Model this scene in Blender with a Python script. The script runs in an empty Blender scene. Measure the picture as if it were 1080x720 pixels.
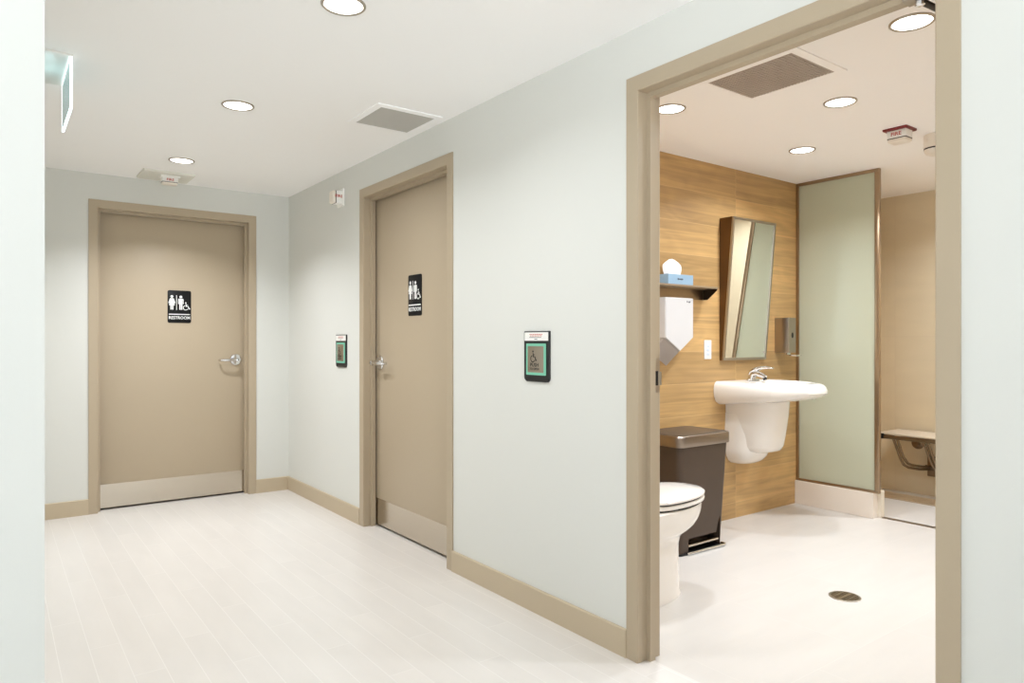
import bpy, bmesh, math, random
from mathutils import Vector, Matrix
random.seed(7)
S = bpy.context.scene
COL = S.collection
PI = math.pi

# ------------------------------------------------------------------ layout
CAM_H = 1.16
XR = 1.873            # face of the hallway's right wall
WT = 0.113            # its thickness
YB = 5.468            # face of the hallway's back wall
H = 2.297             # ceiling height
YW = 2.82             # wood tiled wall of the washroom
XS = 5.67             # shower wall
XG = 4.66             # shower screen
FH = 2.121            # height of the door frames


# ------------------------------------------------------------------ materials
def lin(c):
    return tuple(((v / 255) / 12.92 if v / 255 <= .04045 else ((v / 255 + .055) / 1.055) ** 2.4) for v in c)


def mat(name, rgb, rough=.5, metal=0., var=.03, vscale=6., bump=0., bscale=200., spec=.5, aniso=None, coat=0.):
    m = bpy.data.materials.new(name)
    m.use_nodes = True
    nt = m.node_tree
    b = nt.nodes['Principled BSDF']
    c = lin(rgb)
    b.inputs['Roughness'].default_value = rough
    b.inputs['Metallic'].default_value = metal
    b.inputs['Specular IOR Level'].default_value = spec
    b.inputs['Coat Weight'].default_value = coat
    geo = nt.nodes.new('ShaderNodeNewGeometry')
    n = nt.nodes.new('ShaderNodeTexNoise')
    n.inputs['Scale'].default_value = vscale
    n.inputs['Detail'].default_value = 3
    if aniso:
        mp = nt.nodes.new('ShaderNodeMapping')
        mp.inputs['Scale'].default_value = aniso
        nt.links.new(geo.outputs['Position'], mp.inputs['Vector'])
        nt.links.new(mp.outputs[0], n.inputs['Vector'])
    else:
        nt.links.new(geo.outputs['Position'], n.inputs['Vector'])
    mx = nt.nodes.new('ShaderNodeMix')
    mx.data_type = 'RGBA'
    mx.inputs['A'].default_value = tuple(v * (1 - var) for v in c) + (1,)
    mx.inputs['B'].default_value = tuple(min(1, v * (1 + var)) for v in c) + (1,)
    nt.links.new(n.outputs['Fac'], mx.inputs['Factor'])
    nt.links.new(mx.outputs['Result'], b.inputs['Base Color'])
    if bump:
        n2 = nt.nodes.new('ShaderNodeTexNoise')
        n2.inputs['Scale'].default_value = bscale
        nt.links.new(geo.outputs['Position'], n2.inputs['Vector'])
        bp = nt.nodes.new('ShaderNodeBump')
        bp.inputs['Strength'].default_value = bump
        bp.inputs['Distance'].default_value = .002
        nt.links.new(n2.outputs['Fac'], bp.inputs['Height'])
        nt.links.new(bp.outputs[0], b.inputs['Normal'])
    return m


def emit(name, rgb, strength):
    m = bpy.data.materials.new(name)
    m.use_nodes = True
    nt = m.node_tree
    nt.nodes.clear()
    o = nt.nodes.new('ShaderNodeOutputMaterial')
    e = nt.nodes.new('ShaderNodeEmission')
    e.inputs['Color'].default_value = lin(rgb) + (1,)
    e.inputs['Strength'].default_value = strength
    nt.links.new(e.outputs[0], o.inputs[0])
    return m


def M_(nt, op, a, b=None):
    n = nt.nodes.new('ShaderNodeMath')
    n.operation = op
    for i, v in enumerate((a, b)):
        if v is None:
            continue
        if isinstance(v, (int, float)):
            n.inputs[i].default_value = v
        else:
            nt.links.new(v, n.inputs[i])
    return n.outputs[0]


def tile_mat(name, rgb, grout, u, v, tu, tv, ou, ov, shift=0., var=.05, gw=.0016, rough=.35, wood=False, streak=0.):
    """Tiles laid along world axes u (long side) and v; shift = offset of every other row."""
    m = bpy.data.materials.new(name)
    m.use_nodes = True
    nt = m.node_tree
    b = nt.nodes['Principled BSDF']
    b.inputs['Roughness'].default_value = rough
    L = nt.links.new
    geo = nt.nodes.new('ShaderNodeNewGeometry')
    sep = nt.nodes.new('ShaderNodeSeparateXYZ')
    L(geo.outputs['Position'], sep.inputs[0])
    U = M_(nt, 'DIVIDE', M_(nt, 'SUBTRACT', sep.outputs[u], ou), tu)
    V = M_(nt, 'DIVIDE', M_(nt, 'SUBTRACT', sep.outputs[v], ov), tv)
    row = M_(nt, 'FLOOR', V)
    U2 = M_(nt, 'ADD', U, M_(nt, 'MULTIPLY', row, shift))
    colm = M_(nt, 'FLOOR', U2)
    fu = M_(nt, 'SUBTRACT', U2, colm)
    fv = M_(nt, 'SUBTRACT', V, row)
    du = M_(nt, 'MULTIPLY', M_(nt, 'MINIMUM', fu, M_(nt, 'SUBTRACT', 1., fu)), tu)
    dv = M_(nt, 'MULTIPLY', M_(nt, 'MINIMUM', fv, M_(nt, 'SUBTRACT', 1., fv)), tv)
    g = M_(nt, 'LESS_THAN', M_(nt, 'MINIMUM', du, dv), gw)
    cmb = nt.nodes.new('ShaderNodeCombineXYZ')
    L(row, cmb.inputs[0])
    L(colm, cmb.inputs[1])
    wn = nt.nodes.new('ShaderNodeTexWhiteNoise')
    wn.noise_dimensions = '3D'
    L(cmb.outputs[0], wn.inputs['Vector'])
    c = lin(rgb)
    # grain: noise stretched along the long side, moved per tile
    vec = nt.nodes.new('ShaderNodeCombineXYZ')
    st = 1.2 if wood else 2.0
    L(M_(nt, 'ADD', M_(nt, 'MULTIPLY', sep.outputs[u], st), M_(nt, 'MULTIPLY', wn.outputs['Value'], 37.)), vec.inputs[0])
    L(M_(nt, 'MULTIPLY', sep.outputs[v], 26. if wood else 9.), vec.inputs[1])
    L(M_(nt, 'MULTIPLY', wn.outputs['Value'], 91.), vec.inputs[2])
    n1 = nt.nodes.new('ShaderNodeTexNoise')
    n1.inputs['Scale'].default_value = 1.
    n1.inputs['Detail'].default_value = 6
    n1.inputs['Distortion'].default_value = 1.2 if wood else .3
    L(vec.outputs[0], n1.inputs['Vector'])
    fac = n1.outputs['Fac']
    if wood:
        vec2 = nt.nodes.new('ShaderNodeCombineXYZ')
        L(M_(nt, 'ADD', M_(nt, 'MULTIPLY', sep.outputs[u], 2.2), M_(nt, 'MULTIPLY', wn.outputs['Value'], 53.)), vec2.inputs[0])
        L(M_(nt, 'MULTIPLY', sep.outputs[v], 5.), vec2.inputs[1])
        L(M_(nt, 'MULTIPLY', wn.outputs['Value'], 17.), vec2.inputs[2])
        n3 = nt.nodes.new('ShaderNodeTexNoise')
        n3.inputs['Scale'].default_value = .9
        n3.inputs['Detail'].default_value = 1
        L(vec2.outputs[0], n3.inputs['Vector'])
        rings = M_(nt, 'SINE', M_(nt, 'MULTIPLY', n3.outputs['Fac'], 44.))
        fac = M_(nt, 'ADD', M_(nt, 'MULTIPLY', fac, .85), M_(nt, 'MULTIPLY', rings, .03))
    ramp = nt.nodes.new('ShaderNodeValToRGB')
    ramp.color_ramp.elements[0].position = .25
    ramp.color_ramp.elements[1].position = .72
    k = .30 if wood else streak
    ramp.color_ramp.elements[0].color = tuple(x * (1 - k) for x in c) + (1,)
    ramp.color_ramp.elements[1].color = tuple(min(1, x * (1 + k * .45)) for x in c) + (1,)
    L(fac, ramp.inputs[0])
    hsv = nt.nodes.new('ShaderNodeHueSaturation')
    L(ramp.outputs[0], hsv.inputs['Color'])
    L(M_(nt, 'ADD', 1 - var, M_(nt, 'MULTIPLY', wn.outputs['Value'], 2 * var)), hsv.inputs['Value'])
    mx = nt.nodes.new('ShaderNodeMix')
    mx.data_type = 'RGBA'
    L(g, mx.inputs['Factor'])
    L(hsv.outputs[0], mx.inputs['A'])
    mx.inputs['B'].default_value = lin(grout) + (1,)
    L(mx.outputs['Result'], b.inputs['Base Color'])
    bp = nt.nodes.new('ShaderNodeBump')
    bp.inputs['Strength'].default_value = .25
    bp.inputs['Distance'].default_value = .001
    L(M_(nt, 'SUBTRACT', 1., g), bp.inputs['Height'])
    L(bp.outputs[0], b.inputs['Normal'])
    return m


WALL = mat('wall_paint', (216, 216, 210), .75, var=.008, vscale=2, bump=.05, bscale=350, spec=.25)
CEIL = mat('ceiling_paint', (249, 248, 247), .85, var=.006, vscale=2, spec=.2)
BCEIL = mat('washroom_ceiling_paint', (248, 244, 240), .85, var=.006, vscale=2, spec=.2)
FLOOR = tile_mat('hall_plank_tile', (220, 215, 209), (230, 226, 221), 1, 0, .9, .1015, .13, .0905, shift=.37, var=.012, gw=.0013, rough=.3, streak=.05)
BFLOOR = tile_mat('washroom_floor_tile', (210, 205, 198), (216, 211, 204), 0, 1, .6, .6, .25, .14, shift=.5, var=.012, gw=.0013, rough=.33, streak=.05)
WOOD = tile_mat('wood_look_tile', (208, 168, 111), (214, 178, 126), 0, 2, 1.2, .2, 3.937, .1, shift=0, var=.2, gw=.0012, rough=.42, wood=True)
STILE = tile_mat('shower_wall_tile', (222, 206, 176), (212, 193, 168), 1, 2, .6, 1.2, .2, .0, var=.015, gw=.001, rough=.4, streak=.04)
BWALL = mat('washroom_paint', (232, 226, 218), .7, var=.01)
TAUPE = mat('taupe_door_paint', (181, 165, 141), .42, var=.015, vscale=3, spec=.4)
TAUPE2 = mat('taupe_frame_paint', (178, 162, 138), .38, var=.015, vscale=3, spec=.4)
BASE = mat('taupe_vinyl_base', (190, 174, 148), .5, var=.02, vscale=4)
STEEL = mat('brushed_steel', (205, 196, 182), .2, 1., var=.05, vscale=1, aniso=(2, 2, 160))
CHROME = mat('chrome', (222, 222, 222), .09, 1., var=.01)
SATIN = mat('satin_steel', (176, 166, 152), .32, 1., var=.04, vscale=1, aniso=(160, 160, 2))
BRONZE = mat('dark_bronze_metal', (168, 146, 120), .3, 1., var=.04, vscale=8)
DKMETAL = mat('dark_oiled_metal', (52, 44, 36), .4, .8)
BLACK = mat('black_plastic', (14, 14, 15), .4)
SIGNB = mat('black_sign_plastic', (10, 10, 11), .5, spec=.3)
WHITE = mat('white_sign_ink', (240, 240, 238), .5)
WPLAST = mat('white_plastic', (238, 236, 231), .35)
CREAM = mat('cream_plastic', (234, 225, 212), .4)
GREYPL = mat('light_grey_plastic', (184, 178, 175), .4)
PORC = mat('white_porcelain', (242, 236, 228), .12, var=.005, coat=.3)
RED = mat('red_print', (190, 70, 55), .5)
DKRED = mat('dark_red_plate', (120, 22, 20), .45)
CANB = mat('dark_brown_metal', (80, 66, 55), .42, .3, var=.05, vscale=6)
CANL = mat('bronze_steel_lid', (150, 138, 126), .3, 1., var=.05, vscale=1, aniso=(3, 3, 120))
INK = mat('grey_print', (70, 70, 74), .6)
BLUE = mat('pale_blue_carton', (142, 170, 192), .6, var=.06, vscale=30)
TISSUE = mat('tissue_paper', (246, 240, 234), .9)
GRILLE = mat('grey_grille', (196, 193, 186), .6)
BGRILLE = mat('taupe_grille', (172, 158, 145), .5)
CAVITY = mat('grille_cavity', (96, 88, 80), .8)
GREEN = emit('green_led_ring', (140, 212, 180), .7)
LENS = emit('downlight_lens', (255, 252, 246), 6.)
EXITL = emit('exit_edge_light', (232, 252, 255), 2.2)
MIRROR = mat('mirror_glass', (236, 238, 234), .015, 1., var=0)
CARD = mat('dark_gap_fill', (18, 14, 10), .9)


def frosted():
    m = bpy.data.materials.new('frosted_green_glass')
    m.use_nodes = True
    nt = m.node_tree
    nt.nodes.clear()
    o = nt.nodes.new('ShaderNodeOutputMaterial')
    d = nt.nodes.new('ShaderNodeBsdfDiffuse')
    t = nt.nodes.new('ShaderNodeBsdfTranslucent')
    g = nt.nodes.new('ShaderNodeBsdfGlossy')
    n = nt.nodes.new('ShaderNodeTexNoise')
    n.inputs['Scale'].default_value = 3
    mxc = nt.nodes.new('ShaderNodeMix')
    mxc.data_type = 'RGBA'
    mxc.inputs['A'].default_value = lin((214, 215, 192)) + (1,)
    mxc.inputs['B'].default_value = lin((218, 219, 197)) + (1,)
    nt.links.new(n.outputs['Fac'], mxc.inputs['Factor'])
    nt.links.new(mxc.outputs['Result'], d.inputs['Color'])
    t.inputs['Color'].default_value = lin((240, 246, 232)) + (1,)
    g.inputs['Roughness'].default_value = .16
    g.inputs['Color'].default_value = (1, 1, 1, 1)
    a = nt.nodes.new('ShaderNodeMixShader')
    a.inputs[0].default_value = .4
    nt.links.new(d.outputs[0], a.inputs[1])
    nt.links.new(t.outputs[0], a.inputs[2])
    fr = nt.nodes.new('ShaderNodeFresnel')
    fr.inputs['IOR'].default_value = 1.4
    bb = nt.nodes.new('ShaderNodeMixShader')
    nt.links.new(fr.outputs[0], bb.inputs[0])
    nt.links.new(a.outputs[0], bb.inputs[1])
    nt.links.new(g.outputs[0], bb.inputs[2])
    nt.links.new(bb.outputs[0], o.inputs[0])
    return m


GLASS = frosted()


def acrylic():
    m = bpy.data.materials.new('clear_acrylic')
    m.use_nodes = True
    b = m.node_tree.nodes['Principled BSDF']
    b.inputs['Base Color'].default_value = lin((205, 226, 228)) + (1,)
    b.inputs['Roughness'].default_value = .2
    b.inputs['Transmission Weight'].default_value = .55
    b.inputs['IOR'].default_value = 1.3
    return m


ACRYL = acrylic()


# ------------------------------------------------------------------ mesh helpers
class MB:
    def __init__(s):
        s.bm = bmesh.new()

    def add(s, verts, faces, M=None):
        vs = [s.bm.verts.new((M @ Vector(v)) if M else v) for v in verts]
        for f in faces:
            try:
                s.bm.faces.new([vs[i] for i in f])
            except ValueError:
                pass
        return s

    def box(s, a, b, M=None, bev=0.):
        x0, x1 = sorted((a[0], b[0])); y0, y1 = sorted((a[1], b[1])); z0, z1 = sorted((a[2], b[2]))
        if bev:
            t = bmesh.new()
            bmesh.ops.create_cube(t, size=1)
            bmesh.ops.scale(t, vec=(x1 - x0, y1 - y0, z1 - z0), verts=t.verts)
            bmesh.ops.translate(t, vec=((x0 + x1) / 2, (y0 + y1) / 2, (z0 + z1) / 2), verts=t.verts)
            bmesh.ops.bevel(t, geom=list(t.edges), offset=bev, segments=2, affect='EDGES', profile=.5)
            return s.merge(t, M)
        v = [(x0, y0, z0), (x1, y0, z0), (x1, y1, z0), (x0, y1, z0), (x0, y0, z1), (x1, y0, z1), (x1, y1, z1), (x0, y1, z1)]
        return s.add(v, [(0, 3, 2, 1), (4, 5, 6, 7), (0, 1, 5, 4), (1, 2, 6, 5), (2, 3, 7, 6), (3, 0, 4, 7)], M)

    def merge(s, t, M=None):
        t.verts.ensure_lookup_table()
        t.verts.index_update()
        s.add([v.co.copy() for v in t.verts], [[v.index for v in f.verts] for f in t.faces], M)
        t.free()
        return s

    def loft(s, rings, cap=True, M=None):
        n = len(rings[0])
        v = [p for r in rings for p in r]
        f = []
        for k in range(len(rings) - 1):
            for i in range(n):
                j = (i + 1) % n
                f.append((k * n + i, k * n + j, (k + 1) * n + j, (k + 1) * n + i))
        if cap:
            f.append(tuple(range(n - 1, -1, -1)))
            f.append(tuple((len(rings) - 1) * n + i for i in range(n)))
        return s.add(v, f, M)

    def prism(s, poly, axis, a, b, M=None):
        """Extrude a 2-D polygon along axis from a to b."""
        def p3(p, t):
            return {'x': (t, p[0], p[1]), 'y': (p[0], t, p[1]), 'z': (p[0], p[1], t)}[axis]
        return s.loft([[p3(p, a) for p in poly], [p3(p, b) for p in poly]], True, M)

    def lathe(s, prof, n=40, M=None, cap=True):
        return s.loft([[(r * math.cos(2 * PI * i / n), r * math.sin(2 * PI * i / n), z) for i in range(n)] for r, z in prof], cap, M)

    def tube(s, pts, r, n=14, M=None, sq=1.):
        pts = [Vector(p) for p in pts]
        rs = r if isinstance(r, (list, tuple)) else [r] * len(pts)
        rings = []
        up = None
        for i, p in enumerate(pts):
            d = (pts[min(i + 1, len(pts) - 1)] - pts[max(i - 1, 0)]).normalized()
            if up is None:
                up = Vector((0, 0, 1)) if abs(d.z) < .9 else Vector((1, 0, 0))
            a = d.cross(up).normalized()
            up = a.cross(d).normalized()
            rings.append([p + (a * math.cos(2 * PI * k / n) + up * math.sin(2 * PI * k / n) * sq) * rs[i] for k in range(n)])
        return s.loft(rings, True, M)

    def disc(s, c, r, n=24, t=.001, M=None, sx=1., sy=1.):
        """A thin round plate in the local xy plane, thickness t along z."""
        x, y, z = c
        return s.loft([[(x + r * sx * math.cos(2 * PI * i / n), y + r * sy * math.sin(2 * PI * i / n), z + h) for i in range(n)] for h in (0, t)], True, M)

    def text(s, body, size, x, y, z, M, t=.0006, sx=1., align='CENTER'):
        cu = bpy.data.curves.new('t', 'FONT')
        cu.body = body
        cu.size = size
        cu.align_x = align
        cu.offset = size * .018
        cu.resolution_u = 2
        o = bpy.data.objects.new('t', cu)
        COL.objects.link(o)
        bpy.context.view_layer.update()
        me = o.evaluated_get(bpy.context.evaluated_depsgraph_get()).to_mesh()
        tb = bmesh.new()
        tb.from_mesh(me)
        bmesh.ops.scale(tb, vec=(sx, 1, 1), verts=tb.verts)
        r = bmesh.ops.extrude_face_region(tb, geom=list(tb.faces))
        bmesh.ops.translate(tb, vec=(0, 0, t), verts=[e for e in r['geom'] if isinstance(e, bmesh.types.BMVert)])
        bmesh.ops.translate(tb, vec=(x, y, z), verts=tb.verts)
        o.evaluated_get(bpy.context.evaluated_depsgraph_get()).to_mesh_clear()
        bpy.data.objects.remove(o)
        bpy.data.curves.remove(cu)
        return s.merge(tb, M)


def link(name, mb, m, parent=None, ang=35, smooth=True, bevel=0., base=None):
    bm = mb.bm
    bmesh.ops.remove_doubles(bm, verts=bm.verts, dist=1e-6)
    bmesh.ops.recalc_face_normals(bm, faces=bm.faces)
    if parent is not None:
        r = parent
        while r.parent:
            r = r.parent
        org = Vector(r.location)
    elif base:
        org = Vector(base)
    else:
        xs = [v.co for v in bm.verts]
        org = Vector(((min(c.x for c in xs) + max(c.x for c in xs)) / 2, (min(c.y for c in xs) + max(c.y for c in xs)) / 2, min(c.z for c in xs)))
    bmesh.ops.translate(bm, vec=-org, verts=bm.verts)
    me = bpy.data.meshes.new(name)
    bm.to_mesh(me)
    bm.free()
    me.materials.append(m)
    if smooth:
        me.polygons.foreach_set('use_smooth', [True] * len(me.polygons))
        me.set_sharp_from_angle(angle=math.radians(ang))
    o = bpy.data.objects.new(name, me)
    COL.objects.link(o)
    if parent is not None:
        o.parent = parent
    else:
        o.location = org
    if bevel:
        b = o.modifiers.new('bevel', 'BEVEL')
        b.width = bevel
        b.segments = 2
        b.limit_method = 'ANGLE'
        b.angle_limit = math.radians(40)
    return o


def thing(name, loc, label, cat, group=None, kind=None):
    o = bpy.data.objects.new(name, None)
    COL.objects.link(o)
    o.location = loc
    o.empty_display_size = .05
    tag(o, label, cat, group, kind)
    return o


def tag(o, label=None, cat=None, group=None, kind=None):
    if label: o['label'] = label
    if cat: o['category'] = cat
    if group: o['group'] = group
    if kind: o['kind'] = kind
    return o


def struct(name, mb, m, **k):
    return tag(link(name, mb, m, smooth=False, **k), kind='structure')


def plane_frame(origin, right, up):
    r, u = Vector(right), Vector(up)
    n = r.cross(u)
    M = Matrix((r, u, n)).transposed().to_4x4()
    M.translation = Vector(origin)
    return M


BACK = lambda x, y, z: plane_frame((x, y, z), (1, 0, 0), (0, 0, 1))      # faces -Y
RIGHT = lambda x, y, z: plane_frame((x, y, z), (0, -1, 0), (0, 0, 1))    # faces -X
DOWN = lambda x, y, z: plane_frame((x, y, z), (1, 0, 0), (0, -1, 0))     # faces -Z


def rrect(w, h, r, n=6, cx=0., cy=0., corners=(1, 1, 1, 1)):
    """rounded rectangle, counter-clockwise; corners: br, tr, tl, bl"""
    p = []
    for k, (sx, sy, a0) in enumerate(((1, -1, -90), (1, 1, 0), (-1, 1, 90), (-1, -1, 180))):
        rr = r if corners[k] else .0005
        ox, oy = sx * (w / 2 - rr), sy * (h / 2 - rr)
        for i in range(n + 1):
            a = math.radians(a0 + 90 * i / n)
            p.append((cx + ox + rr * math.cos(a), cy + oy + rr * math.sin(a)))
    return p


# ------------------------------------------------------------------ the room shell
XO = XS + .15
mb = MB()
mb.box((-4, -3.2, -.1), (XR + .06, 7, 0))
struct('floor', mb, FLOOR)
mb = MB().box((XR + .06, -.3, -.1), (XO, 7, 0))
struct('floor_washroom', mb, BFLOOR)
mb = MB().box((-4, -3.2, H), (XR + WT / 2, 7, H + .1))
struct('ceiling', mb, CEIL)
mb = MB().box((XR + WT / 2, -.3, H), (XO, 7, H + .1))
struct('ceiling_washroom', mb, BCEIL)

# right wall with two door openings (hidden edges run behind the steel frames)
IN = .03
D2 = (3.017, 4.129)     # outer edges of the frame of the far right door
D3 = (.705, 1.807)      # and of the open washroom doorway
D1 = (.517, 1.621)      # door in the back wall (x)
mb = MB()
x0, x1 = XR, XR + WT - .006
for y0, y1, z0 in ((-3.2, D3[0] + IN, 0), (D3[0] + IN, D3[1] - IN, FH - IN), (D3[1] - IN, D2[0] + IN, 0), (D2[0] + IN, D2[1] - IN, FH - IN), (D2[1] - IN, 7, 0)):
    mb.box((x0, y0, z0), (x1, y1, H))
struct('wall_right', mb, WALL)
mb = MB()
y0, y1 = YB, YB + WT - .006
for a, b, z0 in ((-1, D1[0] + IN, 0), (D1[0] + IN, D1[1] - IN, FH - IN), (D1[1] - IN, XR + .01, 0)):
    mb.box((a, y0, z0), (b, y1, H))
struct('wall_back', mb, WALL)
XL, YL = .0725, 1.45
struct('wall_left', MB().box((-4, YL, 0), (XL, 7, H)), WALL)
struct('wall_washroom_back', MB().box((XR + WT - .006, YW, 0), (XO, YW + .12, H)), WOOD)
struct('wall_shower', MB().box((XS, -.3, 0), (XO, YW, H)), STILE)
struct('wall_washroom_front', MB().box((XR + WT - .006, -.3, 0), (XS, -.15, H)), BWALL)
struct('wall_beyond', MB().box((-.2, 6.8, 0), (XO, 7, H)), BWALL)
struct('wall_beyond_right', MB().box((XS, YW + .12, 0), (XO, 6.8, H)), BWALL)

# baseboards
BH, BT = .104, .011
def baseboard(name, a, b, axis, at):
    mb = MB()
    if axis == 'y':
        mb.prism([(at, 0), (at - BT, 0), (at - BT, BH - .004), (at - BT + .003, BH), (at, BH)], 'y', a, b)
    else:
        mb.prism([(at, 0), (at - BT, 0), (at - BT, BH - .004), (at - BT + .003, BH), (at, BH)], 'x', a, b)
    struct(name, mb, BASE)
baseboard('baseboard_back_left', XL, D1[0], 'x', YB)
baseboard('baseboard_back_right', D1[1], XR, 'x', YB)
baseboard('baseboard_right_far', D2[1], YB, 'y', XR)
baseboard('baseboard_right_middle', D3[1], D2[0], 'y', XR)
baseboard('baseboard_right_near', -3.2, D3[0], 'y', XR)


# ------------------------------------------------------------------ doors
PROF = [(0, -.007), (.053, -.007), (.056, -.004), (.056, .040), (.074, .040), (.074, .068), (.058, .068), (.058, .107), (.056, .111), (0, .111)]

def frame_mesh(c0, c1, P):
    """steel frame swept round an opening; P maps (across, depth, z) to the world"""
    v, f = [], []
    for a, d in PROF:
        for c, z in ((c0 + a, 0), (c0 + a, FH - a), (c1 - a, FH - a), (c1 - a, 0)):
            v.append(P(c, d, z))
    n = len(PROF)
    for i in range(n):
        j = (i + 1) % n
        for k in range(3):
            f.append((i * 4 + k, i * 4 + k + 1, j * 4 + k + 1, j * 4 + k))
    f.append(tuple(i * 4 for i in range(n)))
    f.append(tuple(i * 4 + 3 for i in range(n)))
    return MB().add(v, f)


def lever_set(parent, M, side, name='lever_handle'):
    """lever lock; local x right, y up, z out of the door; lever points to side"""
    mb = MB().lathe([(.044, 0), (.044, .006), (.040, .011), (.026, .0145), (.0001, .0145)], 36, M, cap=False)
    ro = link(name, mb, CHROME, parent)
    mb = MB().lathe([(.0115, .012), (.0115, .05), (.016, .054), (.0175, .062), (.0165, .072), (.012, .0745), (.0001, .0745)], 28, M, cap=False)
    link('handle_hub', mb, CHROME, ro)
    s = side
    pts = [(0, 0, .062), (s * .02, 0, .063), (s * .06, -.001, .064), (s * .1, -.002, .062), (s * .118, -.002, .055), (s * .124, -.002, .04), (s * .125, -.002, .024)]
    mb = MB().tube(pts, [.012, .0105, .0095, .009, .009, .009, .0085], 14, M)
    link('lever', mb, CHROME, ro)
    mb = MB().disc((0, 0, .0746), .0045, 14, .0008, M)
    tag(link('keyhole', mb, BLACK, ro), 'black keyhole')
    return ro


def door(name, c0, c1, P, Mf, lever_side, lever_at, flip, base):
    """a closed steel door in its frame; Mf(c, z) is the local frame on the door's face"""
    t = thing(name, base, None, None, kind='structure')
    link('door_frame', frame_mesh(c0, c1, P), TAUPE2, t, ang=25)
    lo, hi = min(c0, c1), max(c0, c1)
    a, b = c0 + .0605, c1 - .0605
    mb = MB()
    p, q = P(a, .078, .013), P(b, .106, FH - .0605)
    mb.box(p, q, bev=.0015)
    leaf = link('door_leaf', mb, TAUPE, t, ang=25)
    # kick plate
    p, q = P(c0 + .0665, .0766, .0145), P(c1 - .0665, .0781, .176)
    kp = link('kick_plate', MB().box(p, q), STEEL, leaf, smooth=False)
    tag(kp, 'brushed steel kick plate')
    lever_set(leaf, Mf(*lever_at), lever_side)
    return t


DEP = .078
d1 = door('door_1', D1[0], D1[1], lambda c, d, z: (c, YB + d, z), lambda c, z: BACK(c, YB + DEP, z), -1, (1.492, 1.024), False, ((D1[0] + D1[1]) / 2, YB, 0))
d2 = door('door_2', D2[0], D2[1], lambda c, d, z: (XR + d, c, z), lambda c, z: RIGHT(XR + DEP, c, z), 1, (3.998, 1.03), False, (XR, (D2[0] + D2[1]) / 2, 0))
# open washroom doorway: frame, strike plate, and the leaf standing open inside, behind the near jamb
d3 = thing('door_3', (XR, (D3[0] + D3[1]) / 2, 0), None, None, kind='structure')
fr = link('door_frame', frame_mesh(D3[0], D3[1], lambda c, d, z: (XR + d, c, z)), TAUPE2, d3, ang=25)
sx, sy = XR + .0885, D3[1] - .058
mb = MB()
for z0, z1 in ((.972, .999), (1.052, 1.100)):
    mb.box((sx - .0145, sy - .0012, z0), (sx + .0185, sy + .001, z1))
for q0, q1 in ((-.0145, -.009), (.011, .0185)):
    mb.box((sx + q0, sy - .0012, .999), (sx + q1, sy + .001, 1.052))
mb.box((sx + .0185, sy - .008, 1.0), (sx + .021, sy, 1.05))
for z in (.981, 1.09):
    mb.lathe([(.004, 0), (.003, .0012), (.0001, .0014)], 10, plane_frame((sx, sy - .0012, z), (-1, 0, 0), (0, 0, 1)), cap=False)
stp = tag(link('strike_plate', mb, SATIN, fr), 'steel strike plate')
tag(link('strike_hole', MB().box((sx - .009, sy - .0006, .999), (sx + .011, sy + .0005, 1.052)), BLACK, stp, smooth=False), 'dark latch hole')
leaf = link('door_leaf', MB().box((XR + .128, D3[0] + .014, .013), (XR + .128 + .985, D3[0] + .058, FH - .0605), bev=.0015), TAUPE, d3, ang=25)
link('kick_plate', MB().box((XR + .135, D3[0] + .058, .015), (XR + 1.105, D3[0] + .0594, .176)), STEEL, leaf, smooth=False)
lever_set(leaf, plane_frame((XR + 1.045, D3[0] + .058, 1.027), (-1, 0, 0), (0, 0, 1)), 1)


# ------------------------------------------------------------------ signs and symbols
def figure(mb, x, y, h, woman, M, z, t=.0009):
    """pictogram person, foot line at y"""
    s = h / 10.
    P = lambda pts: [(x + a * s, y + b * s) for a, b in pts]
    def pr(pts):
        poly = P(pts)
        mb.loft([[(p[0], p[1], z) for p in poly], [(p[0], p[1], z + t) for p in poly]], True, M)
    mb.disc((x, y + 9.05 * s, z), .92 * s, 20, t, M)
    if woman:
        pr([(-.95, 7.8), (.95, 7.8), (1.35, 7.4), (2.25, 4.5), (1.65, 4.25), (.95, 6.4), (1.85, 2.9), (.95, 2.9), (.95, 0), (.12, 0), (.12, 2.9), (-.12, 2.9), (-.12, 0), (-.95, 0), (-.95, 2.9), (-1.85, 2.9), (-.95, 6.4), (-1.65, 4.25), (-2.25, 4.5), (-1.35, 7.4)])
    else:
        pr([(-1.3, 7.8), (1.3, 7.8), (1.75, 7.3), (1.75, 4.0), (1.2, 4.0), (1.2, 6.6), (1.0, 6.6), (1.0, 0), (.14, 0), (.14, 3.9), (-.14, 3.9), (-.14, 0), (-1.0, 0), (-1.0, 6.6), (-1.2, 6.6), (-1.2, 4.0), (-1.75, 4.0), (-1.75, 7.3)])


def wheelchair(mb, x, y, h, M, z, t=.0009):
    s = h / 10.
    T = lambda pts, r: mb.loft_path([(x + a * s, y + b * s) for a, b in pts], r * s, z, t, M)
    mb.disc((x - .75 * s, y + 9.1 * s, z), .85 * s, 18, t, M)
    T([(-.6, 7.9), (-.35, 4.6), (2.0, 4.6), (3.3, 1.3), (4.3, 1.75)], .42)
    T([(-.45, 6.3), (1.6, 6.3)], .36)
    T([(-1.0 + 2.75 * math.cos(math.radians(a)), 2.9 + 2.75 * math.sin(math.radians(a))) for a in range(105, 345, 15)], .4)


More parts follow.
